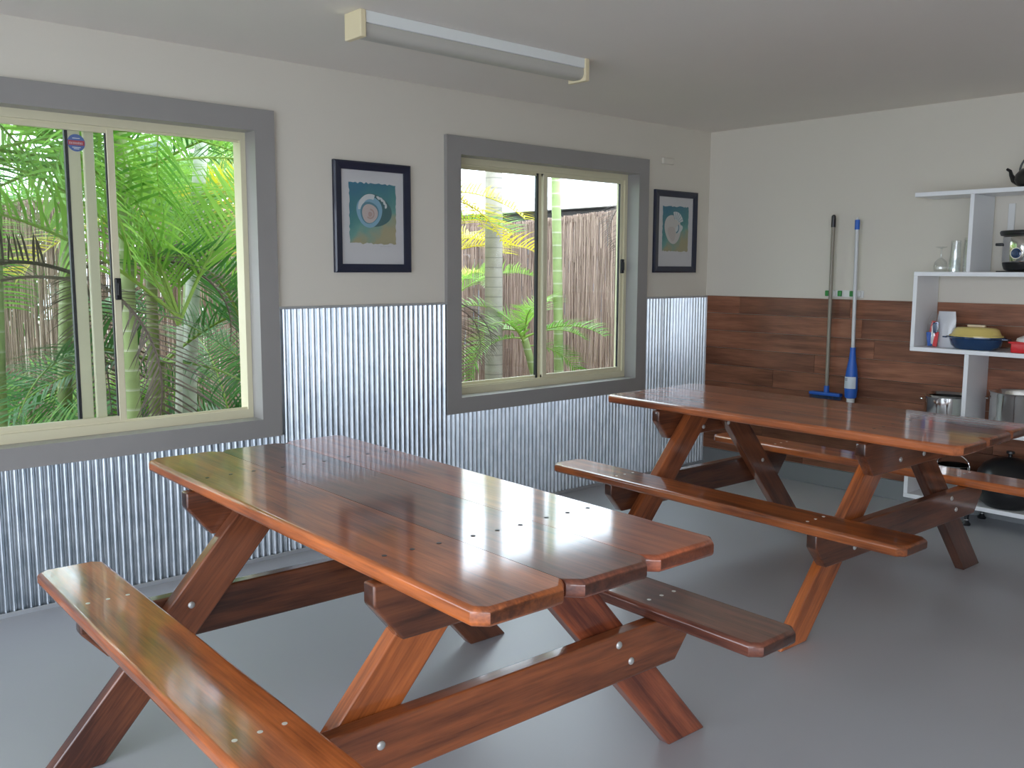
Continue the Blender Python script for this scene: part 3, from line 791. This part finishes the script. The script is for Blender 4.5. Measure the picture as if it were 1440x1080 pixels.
tag(o, 'thin black power cord lying in front of the slow cooker', 'cord')

# kettle
e = empty('kettle', (-.19, -2.225, 1.866), 'black cast kettle with a curved spout on the top shelf', 'kettle')
obj('body', lathe([(0, 0), (.055, 0), (.075, .012), (.090, .040), (.086, .070), (.062, .098), (.034, .108), (0, .110)], 40), M['blackm'], e, True)
l = obj('lid', lathe([(.040, .106), (.036, .114), (.015, .119), (.008, .124), (.010, .132), (.014, .138), (0, .142)], 24), M['blackm'], e, True)
obj('spout', tube([(0, .066, .028), (0, .098, .046), (0, .112, .072), (0, .118, .094), (0, .136, .106)], [.020, .016, .011, .009, .007], 12), M['blackm'], e, True)
obj('handle', tube([(0, .070*math.cos(PI*i/16), .088+.085*math.sin(PI*i/16)) for i in range(17)], .0055, 8), M['blackm'], e, True)

# ------------------------------------------------------------------ mops on the wall
e = empty('floor_scrubber', (-.055, -1.015, .60), 'hanging scrubber with grey pole, black grip and blue brush head', 'broom')
obj('pole', tube([(0, -.003, .055), (0, .002, 1.11)], .0115, 12), M['pole'], e, True)
obj('grip', tube([(0, .002, 1.10), (0, .002, 1.17), (0, .0025, 1.178)], [.0145, .0135, .006], 12), M['black'], e, True)
hd = obj('brush_head', box(-.022, .022, -.108, .112, .014, .036, .006, 2), M['blue'], e, True)
hd['label'] = 'blue plastic brush head'
obj('socket', lathe([(.018, 0), (.016, .045), (0, .045)], 16), M['blue'], e, True, loc=(0, -.003, .034))
bm = bmesh.new(); rr = random.Random(2)
for i in range(40):
    for j in range(4):
        y_ = -.103+.21*i/39; x_ = -.016+.0105*j
        tube([(x_, y_, .0145), (x_+rr.uniform(-.003, .003), y_+rr.uniform(-.002, .002), -.008)], .0018, 4, bm)
o = obj('bristles', bm, M['bluedk'], e); o['kind'] = 'stuff'
e = empty('sleeve_mop', (-.06, -1.190, .555), 'hanging mop with pale pole and blue bottle-shaped sleeve', 'mop')
obj('pole', tube([(0, .0, .36), (0, .012, 1.13)], .0115, 12), M['polew'], e, True)
obj('cap', tube([(0, .012, 1.125), (0, .0125, 1.185)], .0150, 12), M['blue'], e, True)
obj('hanging_ring', tube([(0, .0125, 1.183), (0, .0125, 1.20)], [.009, .004], 10), M['whitep'], e, True)
obj('sleeve', lathe([(.028, .06), (.036, .066), (.040, .12), (.038, .20), (.032, .25), (.022, .31), (.017, .36), (.017, .385), (0, .386)], 28), M['blue'], e, True)
bm = bmesh.new()
n = 12
for z0_, z1_, mi in ((.125, .20, 0),):
    A = []
    for i in range(n+1):
        a_ = PI*.62 + PI*.76*i/n
        A.append((bm.verts.new((.0418*math.cos(a_), .0418*math.sin(a_), z0_)), bm.verts.new((.0405*math.cos(a_), .0405*math.sin(a_), z1_))))
    for a_, b_ in zip(A[:-1], A[1:]): bm.faces.new((a_[0], b_[0], b_[1], a_[1]))
for zz in (.185, .176):                                     # faint printed lines, illegible in the photo
    x_ = 0
    for i in range(6):
        a0_ = PI*.80+.09*i; a1_ = a0_+.055
        q = [bm.verts.new((.0424*math.cos(a_), .0424*math.sin(a_), z_)) for a_, z_ in ((a0_, zz), (a1_, zz), (a1_, zz+.005), (a0_, zz+.005))]
        bm.faces.new(q).material_index = 1
lb = obj('label', bm, [M['label'], M['ink']], e); lb['label'] = 'pale paper label with faint dark print'
obj('mop_end', lathe([(0, 0), (.018, 0), (.024, .02), (.026, .062), (0, .062)], 20), M['whitep'], e, True)
e = empty('tool_rail', (-.0, -1.09, 1.278), 'white wall clip rail with green grippers holding two mops', 'rail')
obj('rail', box(-.010, -.0002, -.125, .125, -.024, .022, .003, 1), M['whitep'], e)
for yy in (.118, .075, .030, -.052, -.10):
    obj('gripper', box(-.030, -.0105, yy-.012, yy+.012, -.018, .018, .004, 2), M['green'] if yy in (.030, -.052, .118) else M['whitep'], e, True)

# ------------------------------------------------------------------ outdoors
GZ = -.15
struct('ground', box(-24, 22, .18, 26, GZ-.2, GZ), M['ground'])
struct('ground_rear', box(-24, 12, -22, .18, GZ-.2, GZ-.001), pbr('pale_paving', (.55, .54, .52), .8, noise=.1))

def brush_fence(name, p0, p1, z1, label, rows=2, ry=(.03, .06)):
    p0 = Vector((*p0, 0)); p1 = Vector((*p1, 0)); d = p1-p0; L_ = d.length
    e = empty(name, (p0.x, p0.y, GZ), label, 'fence', 'brushwood garden fences', rz=math.atan2(d.y, d.x))
    r = random.Random(int(L_*100)); bm = bmesh.new(); x = 0
    while x < L_:
        for k2 in range(rows):
            z_a = -r.uniform(0, .5)
            while z_a < z1-GZ:
                w = r.uniform(.007, .015); y = r.uniform(-.02, .02); z_b = min(z_a+r.uniform(.5, 1.1), z1-GZ+r.uniform(-.05, .03)); t = r.uniform(-.012, .012); xx = x+r.uniform(-.006, .006)
                za = max(0, z_a)
                if z_b > za:
                    p = [bm.verts.new((xx+dx, y+dy, z_)) for (dx, dy, z_) in ((-w/2, 0, za), (0, -w/2, za), (w/2, 0, za), (-w/2+t, 0, z_b), (t, -w/2, z_b), (w/2+t, 0, z_b))]
                    bm.faces.new((p[0], p[1], p[4], p[3])); bm.faces.new((p[1], p[2], p[5], p[4])); bm.faces.new((p[2], p[0], p[3], p[5]))
                z_a = z_b+r.uniform(-.04, .03)
        x += r.uniform(.007, .013)
    o = obj('brushwood', bm, M['reed'], e)
    for zz in (.3, 1.7):
        obj('rail', box(0, L_, *ry, zz, zz+.04), M['reed'], e)
    return e
brush_fence('brushwood_fence', (.45, .35), (2.05, 4.75), 1.955, 'brown brushwood fence running away from the house outside the right window', 2, (-.06, -.03))
brush_fence('brushwood_fence', (-3.7, 4.9), (2.2, 4.75), 2.0, 'dark brushwood fence behind the palm stems outside the left window', 2)
# white slatted screen at the far left
e = empty('slatted_screen', (-5.6, 4.4, GZ), 'white slatted garden screen glimpsed at the far left behind the palms', 'screen')
for i in range(24):
    obj('slat', box(0, 1.75, -.01, .01, .1+i*.085, .155+i*.085), M['whitep'], e)
for xx in (0, .85, 1.7): obj('post', box(xx, xx+.05, .012, .06, 0, 2.15), M['whitep'], e)

# neighbouring house beyond the right-hand fence
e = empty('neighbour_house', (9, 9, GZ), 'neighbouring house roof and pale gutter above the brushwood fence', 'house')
obj('wall', box(-2.4, 5, -11, 8, 0, 2.62), pbr('dark_cladding', (.10, .10, .11), .9), e)  # wall coloured dark to stand in for the shadow under the eave
obj('gutter', box(-3.0, -2.85, -11.3, 8.3, 2.62, 2.86, .01, 1), pbr('white_gutter', (.85, .85, .86), .4), e)
obj('roof', prism([(-2.9, 2.85), (1.5, 4.0), (5.6, 2.85)], 19.6, 0), pbr('pale_roof', (.80, .82, .84), .5), e).matrix_local = Matrix(((1, 0, 0, 0), (0, 0, -1, 8.3), (0, 1, 0, 0), (0, 0, 0, 1)))

# palms
def frond_mesh(L_, n, ll, bend, seed, width=.022, vee=.35, twist=.0):
    r = random.Random(seed); bm = bmesh.new()
    P = []; ang = 0; p = Vector((0, 0, 0)); S = 24
    for i in range(S+1):
        P.append(p.copy()); t = i/S
        ang = -bend*(t**1.4)
        p = p + Vector((math.cos(ang), 0, math.sin(ang)))*(L_/S)
    tube(P, [.010*(1-.85*i/S)+.0012 for i in range(S+1)], 5, bm, 1)
    for i in range(n):
        t = .14+.86*(i+.5)/n
        f = t*S; k2 = min(int(f), S-1); fr = f-k2
        base = P[k2].lerp(P[k2+1], fr); T = (P[k2+1]-P[k2]).normalized()
        up = Vector((0, 1, 0)).cross(T)*-1
        up = Vector((-T.z, 0, T.x))
        length = ll*(math.sin(PI*min(1, .12+.80*t))**.6)*r.uniform(.85, 1.08)
        for s in (-1, 1):
            fa = .95-.55*t+r.uniform(-.08, .08)            # forward lean
            side = Vector((0, s, 0))
            d = (side*math.cos(fa*.9) + T*math.sin(fa*.9)*.95 + up*(vee+r.uniform(-.12, .12))).normalized()
            q = base.copy(); rows = []; nseg = 4
            w0 = width*r.uniform(.8, 1.15)
            for j in range(nseg+1):
                u = j/nseg
                w = w0*(.55+.9*u if u < .35 else (1-u)/.65*.87+.02)
                cross = d.cross(up).normalized()*w*.5
                rows.append((bm.verts.new(q-cross), bm.verts.new(q+cross)))
                q = q + d*(length/nseg)
                d = (d + Vector((0, 0, -1))*.16*(.6+u)).normalized()
            for a_, b_ in zip(rows[:-1], rows[1:]):
                bm.faces.new((a_[0], a_[1], b_[1], b_[0]))
    return bm

FM = {}
def mk(name, mats, *a, **kw):
    bm = frond_mesh(*a, **kw); me = bpy.data.meshes.new(name); bm.to_mesh(me); bm.free()
    for m in mats: me.materials.append(m)
    FM.setdefault(name.split('_')[0], []).append(me)
for sd in range(4):
    mk('green_%d' % sd, [M['leaf'], M['rachis']], 1.75, 42, .52, .9+.25*sd, 20+sd)
for sd in range(3):
    mk('dark_%d' % sd, [M['leafd'], M['rachis']], 1.5, 36, .46, 1.1+.3*sd, 40+sd)
for sd in range(2):
    mk('yellow_%d' % sd, [M['leafy'], M['leafy']], 1.5, 36, .48, 1.0+.3*sd, 60+sd)
mk('dead_0', [M['leafdead'], M['leafdead']], 1.2, 34, .40, 2.1, 70, .014)
mk('dead_1', [M['leafdead'], M['leafdead']], 1.0, 30, .36, 1.6, 71, .014)
for sd in range(3):
    mk('small_%d' % sd, [M['leaf'], M['rachis']], .95, 26, .34, 1.0+.3*sd, 80+sd, .020)

def palm(x, y, h, r, lean, nf, kind, label, seed, stem='stemgreen', scale=1.0, mixk=None, group='garden palms outside the windows', elev=(.25, 1.25), az=None, shaft=True):
    rr_ = random.Random(seed)
    e = empty('palm', (x, y, GZ), label, 'palm', group)
    top = Vector((0, 0, .05))
    if h > .3 and r > 0:
        pts = []; rad = []
        S = 16
        for i in range(S+1):
            t = i/S; pts.append((lean[0]*t**1.5, lean[1]*t**1.5, h*t)); rad.append(r*(1.12-.22*t))
        obj('stem', tube(pts, rad, 18), M[stem], e, True)
        top = Vector(pts[-1])
        if shaft:
            obj('crownshaft', tube([top-Vector((0, 0, .02)), top+Vector((lean[0]*.1, lean[1]*.1, .30)), top+Vector((lean[0]*.15, lean[1]*.15, .55))], [r*.95, r*1.02, r*.45], 16), M['sheath'], e, True)
            top = top+Vector((lean[0]*.15, lean[1]*.15, .42))
    for i in range(nf):
        kk = kind if not mixk or rr_.random() > mixk[1] else mixk[0]
        me = rr_.choice(FM[kk])
        f = bpy.data.objects.new('frond', me); link(f, e)
        a_ = (az[0]+(az[1]-az[0])*i/max(1, nf-1)+rr_.uniform(-.15, .15)) if az else 2*PI*i/nf*1.0+rr_.uniform(-.35, .35)
        el = rr_.uniform(*elev)
        s = scale*rr_.uniform(.85, 1.15); f.scale = (s, s, s)
        f.location = top + Vector((0, 0, rr_.uniform(-.06, .06)))
        for att in range(14):                      # fronds stay clear of the house wall and the soil
            f.rotation_euler = (rr_.uniform(-.4, .4), -el, a_)
            mt = Matrix.Translation(Vector((x, y, GZ))+Vector(f.location)) @ f.rotation_euler.to_matrix().to_4x4() @ Matrix.Scale(s, 4)
            co_ = [mt @ me.vertices[vi].co for vi in range(0, len(me.vertices), 5)]
            if min(c_.y for c_ in co_) > .24 and min(c_.z for c_ in co_) > GZ-.05: break
            a_ = a_*.75 + (PI/2)*.25 if math.cos(a_-PI/2) > -.98 else a_+.6
            a_ += rr_.uniform(-.3, .3); el = min(1.3, el+.08)
        if kk == 'dead': f['label'] = 'dry grey-brown dead frond'
        if kk == 'yellow': f['label'] = 'yellowing frond'
    return e
# --- left window: stems placed where the photo shows them
palm(-3.735, 1.15, 2.35, .040, (.0, .0), 6, 'green', 'thick bright green ringed palm stem just right of the left window sash', 101, mixk=('dark', .2), elev=(.1, 1.0))
palm(-3.45, 1.60, 1.75, .036, (.02, .0), 5, 'dark', 'slim olive palm stem behind the bright green stem', 102, 'stemolive', elev=(-.1, .9))
palm(-3.54, 1.05, 1.25, .020, (.05, .0), 6, 'green', 'slender pale ringed palm stem in the middle of the left window opening', 103, 'stempale', elev=(.5, 1.3), shaft=False)
palm(-3.25, 2.10, .95, .040, (.03, .0), 8, 'dark', 'short olive palm stem low in the left window opening', 104, 'stemolive', elev=(.0, .8), shaft=False)
palm(-3.05, 2.10, 2.9, .048, (.24, .0), 6, 'green', 'tall pale palm leaning right near the right jamb of the left window', 105, 'stempale', mixk=('yellow', .15), elev=(-.2, .9))
palm(-2.75, 2.90, 1.55, .045, (.1, 0), 9, 'yellow', 'yellow-fronded palm behind the left window opening', 106, 'stemgreen', mixk=('green', .35), elev=(-.1, 1.0))
palm(-3.75, 2.45, 1.85, .045, (.1, 0), 6, 'green', 'green palm behind the left window mullion', 107, 'stemolive', mixk=('dark', .3), elev=(-.1, 1.1))
palm(-4.35, 1.50, 1.75, .04, (.05, 0), 9, 'green', 'palm arching over the leftmost pane of the left window', 108, 'stemgreen', elev=(-.1, .9))
palm(-2.75, 1.65, .9, .030, (.0, .0), 7, 'dark', 'low dark palm right of the left window opening', 109, 'stemolive', scale=.9, elev=(.1, 1.2), shaft=False)
palm(-1.9, 3.6, 1.8, .05, (.1, 0), 9, 'green', 'green palm standing in front of the dark brushwood fence', 110, 'stemgreen', mixk=('yellow', .3), elev=(-.1, 1.1))
palm(-3.3, 3.9, 2.0, .05, (.1, 0), 6, 'green', 'green palm deep behind the left window stems', 111, 'stemgreen', mixk=('dark', .3), elev=(-.2, 1.1))
palm(-4.5, 3.3, 1.6, .05, (.1, 0), 6, 'green', 'green palm in front of the white slatted screen', 112, 'stemolive', mixk=('yellow', .2), elev=(-.2, 1.1))
palm(-2.95, .95, 3.3, .035, (.0, 0), 6, 'green', 'palm beside the right jamb of the left window, fronds hanging across the top', 113, 'stemgreen', elev=(-.55, .0), shaft=False, az=(2.3, 3.9))
palm(-5.35, 1.15, 2.75, .04, (.0, 0), 6, 'green', 'palm hidden at the left, its long frond sweeping across the top left panes', 114, 'stemgreen', elev=(-.35, .15), shaft=False, az=(-.7, .9), scale=1.1)
# low bushy shoots
for i, (x, y, s, nf) in enumerate(((-4.35, .95, .85, 11), (-3.95, 2.0, .9, 9), (-4.45, 2.2, 1.3, 12), (-3.85, .95, .5, 7), (-2.85, 1.9, .75, 8), (-2.4, 2.7, 1.0, 9), (-3.1, 2.9, 1.1, 9), (-3.2, .9, .45, 7))):
    palm(x, y, 0, 0, (0, 0), nf, 'small' if i % 2 == 0 else 'dark',
         ('low bushy palm shoot, left window view, ' + ('nearest the sash', 'under the mullion', 'deep at the left', 'beside the bright green stem', 'beside the short olive stem', 'near the right jamb', 'in front of the dark fence', 'just outside the sill')[i]), 200+i, scale=s, elev=(.35, 1.35), group='low palm shoots outside the left window')
palm(-3.95, 1.35, 1.55, .022, (0, 0), 5, 'dead', 'slim stem carrying dead grey-brown fronds behind the sash', 120, 'stemolive', elev=(-.35, .35), shaft=False)
# --- right window
palm(-.375, 1.95, 6.2, .072, (.0, 0), 6, 'green', 'thick grey palm trunk in the left pane of the right window', 130, 'stemgrey', elev=(.4, 1.2))
palm(.235, 1.75, 4.6, .040, (-.2, 0), 5, 'green', 'tall slim green palm stem just right of the right window mullion', 131, 'stemgreen', elev=(.5, 1.2))
palm(.02, 1.70, .98, .036, (-.26, 0), 9, 'small', 'short leaning palm with a bright green crown in the right window', 132, 'stemgreen', scale=.72, elev=(-.1, 1.1), shaft=False)
palm(-.75, 2.7, 1.55, .04, (.0, 0), 9, 'yellow', 'yellow-green palm left of the grey trunk', 133, 'stemolive', mixk=('green', .4), elev=(.0, 1.0), scale=.75, shaft=False)
palm(-1.25, 1.45, 1.32, .022, (-.03, 0), 3, 'dead', 'stem with a drooping dead frond at the left edge of the right window', 134, 'stemolive', elev=(-.6, -.1), shaft=False, az=(-.5, .6), scale=.6)
palm(.35, 3.7, 1.15, .035, (0, 0), 7, 'yellow', 'pale yellow palm in front of the fence corner', 135, 'stemgreen', mixk=('green', .4), scale=.62, shaft=False)
palm(-.85, 1.35, .25, .0, (0, 0), 4, 'small', 'low green shoot at the left foot of the grey trunk', 136, scale=.6, elev=(.5, 1.2))
palm(.42, 1.35, .2, 0, (0, 0), 5, 'small', 'small green tuft under the right pane of the right window', 137, scale=.32, elev=(.9, 1.4))
palm(.62, 1.05, 2.25, .03, (.0, .0), 3, 'dead', 'palm dangling dry fronds at the top right of the right window', 138, 'stemgrey', elev=(-.7, -.2), az=(2.6, 3.6), scale=.62, shaft=False)
palm(-1.75, 1.6, 2.0, .035, (.0, .0), 6, 'yellow', 'yellow palm fronds reaching into the top left of the right window', 139, 'stemolive', elev=(.0, .5), az=(-.5, .7), scale=.8, shaft=False)

# leafy trees beyond the fences
def crown_mesh(seed, n=5200):
    r = random.Random(seed); bm = bmesh.new()
    blobs = [(Vector((r.uniform(-.7, .7), r.uniform(-.7, .7), r.uniform(-.4, .6))), r.uniform(.35, .6)) for _ in range(12)]
    for _ in range(n):
        c, R = r.choice(blobs)
        d = Vector((r.gauss(0, 1), r.gauss(0, 1), r.gauss(0, 1))).normalized()
        p = c + d*R*(r.random()**.35)
        a = Vector((r.gauss(0, 1), r.gauss(0, 1), r.gauss(0, 1))).normalized(); b = a.cross(d).normalized()
        s = r.uniform(.022, .045)
        bm.faces.new([bm.verts.new(p+a*s*1.6), bm.verts.new(p+b*s*.6), bm.verts.new(p-a*s*1.6), bm.verts.new(p-b*s*.6)])
    me = bpy.data.meshes.new('crown'); bm.to_mesh(me); bm.free(); me.materials.append(M['leaft'])
    return me
cms = [crown_mesh(1), crown_mesh(2)]
for i, (x, y, s, zc, lb) in enumerate(((-5.8, 7.6, 2.0, 2.2, 'leafy tree beyond the white slatted screen'), (-3.1, 9.6, 1.5, 1.5, 'leafy tree behind the middle of the left window view'),
                                   (-.2, 7.4, 1.6, 1.9, 'leafy tree beyond the fence at the right of the left window'), (7.5, 21.5, 2.4, 4.6, 'pale tree above the neighbouring roof in the right window'))):
    e = empty('tree', (x, y, GZ), lb, 'tree', 'trees beyond the fences')
    obj('trunk', tube([(0, 0, 0), (.05, 0, zc*.5), (0, .05, zc)], [.16, .12, .08], 12), M['stemgrey'], e, True)
    c = bpy.data.objects.new('crown', cms[i % 2]); link(c, e); c.location = (0, 0, zc); c.scale = (s, s, s)

# ------------------------------------------------------------------ world, light
w = bpy.data.worlds.new('overcast'); scn.world = w; w.use_nodes = True
nt = w.node_tree; nt.nodes.clear(); out = nt.nodes.new('ShaderNodeOutputWorld')
bg = nt.nodes.new('ShaderNodeBackground'); nt.links.new(bg.outputs[0], out.inputs[0])
tc = nt.nodes.new('ShaderNodeTexCoord'); sp_ = nt.nodes.new('ShaderNodeSeparateXYZ'); nt.links.new(tc.outputs['Generated'], sp_.inputs[0])
cr = nt.nodes.new('ShaderNodeValToRGB'); nt.links.new(sp_.outputs['Z'], cr.inputs[0])
cr.color_ramp.elements[0].position = 0; cr.color_ramp.elements[0].color = (.80, .88, 1, 1)
cr.color_ramp.elements[1].position = .7; cr.color_ramp.elements[1].color = (.74, .86, 1, 1)
nt.links.new(cr.outputs[0], bg.inputs[0]); bg.inputs[1].default_value = 7.0

def portal(name, loc, rot, sx, sy):
    l = bpy.data.lights.new(name, 'AREA'); l.shape = 'RECTANGLE'; l.size = sx; l.size_y = sy
    l.cycles.is_portal = True
    o = bpy.data.objects.new(name, l); link(o); o.location = loc; o.rotation_euler = rot
portal('daylight_portal', ((W1[0]+W1[1])/2, .17, (W1[2]+W1[3])/2), (-PI/2, 0, 0), W1[1]-W1[0], W1[3]-W1[2])
portal('daylight_portal', ((W2[0]+W2[1])/2, .17, (W2[2]+W2[3])/2), (-PI/2, 0, 0), W2[1]-W2[0], W2[3]-W2[2])
portal('daylight_portal', (-6.55, YR-.1, 1.05), (PI/2, 0, 0), 1.5, 2.1)
portal('daylight_portal', (XL-.1, -3.65, 1.075), (PI/2, 0, -PI/2), 4.7, 2.15)

# ------------------------------------------------------------------ camera
F, PI_, YAW, ROLL = 1295.0, .1243, .8419, .0040
cd = bpy.data.cameras.new('camera'); cd.sensor_width = 36; cd.lens = F/1440*36; cd.clip_start = .02; cd.clip_end = 200
co = bpy.data.objects.new('camera', cd); link(co)
d = Vector((math.cos(YAW)*math.cos(PI_), math.sin(YAW)*math.cos(PI_), -math.sin(PI_)))
r = Vector((math.sin(YAW), -math.cos(YAW), 0)); u = r.cross(d)
r2 = r*math.cos(ROLL)+u*math.sin(ROLL); u2 = -r*math.sin(ROLL)+u*math.cos(ROLL)
co.matrix_world = Matrix(((r2.x, u2.x, -d.x, -5.5621), (r2.y, u2.y, -d.y, -4.1003), (r2.z, u2.z, -d.z, 1.4267), (0, 0, 0, 1)))
scn.camera = co

vs = scn.view_settings
vs.view_transform = 'Standard'; vs.look = 'None'; vs.gamma = 1; vs.use_curve_mapping = False; vs.exposure = 0.13
scn.cycles.use_denoising = True
scn.cycles.max_bounces = 10; scn.cycles.diffuse_bounces = 6; scn.cycles.glossy_bounces = 5; scn.cycles.transparent_max_bounces = 16
scn.cycles.sample_clamp_indirect = 6
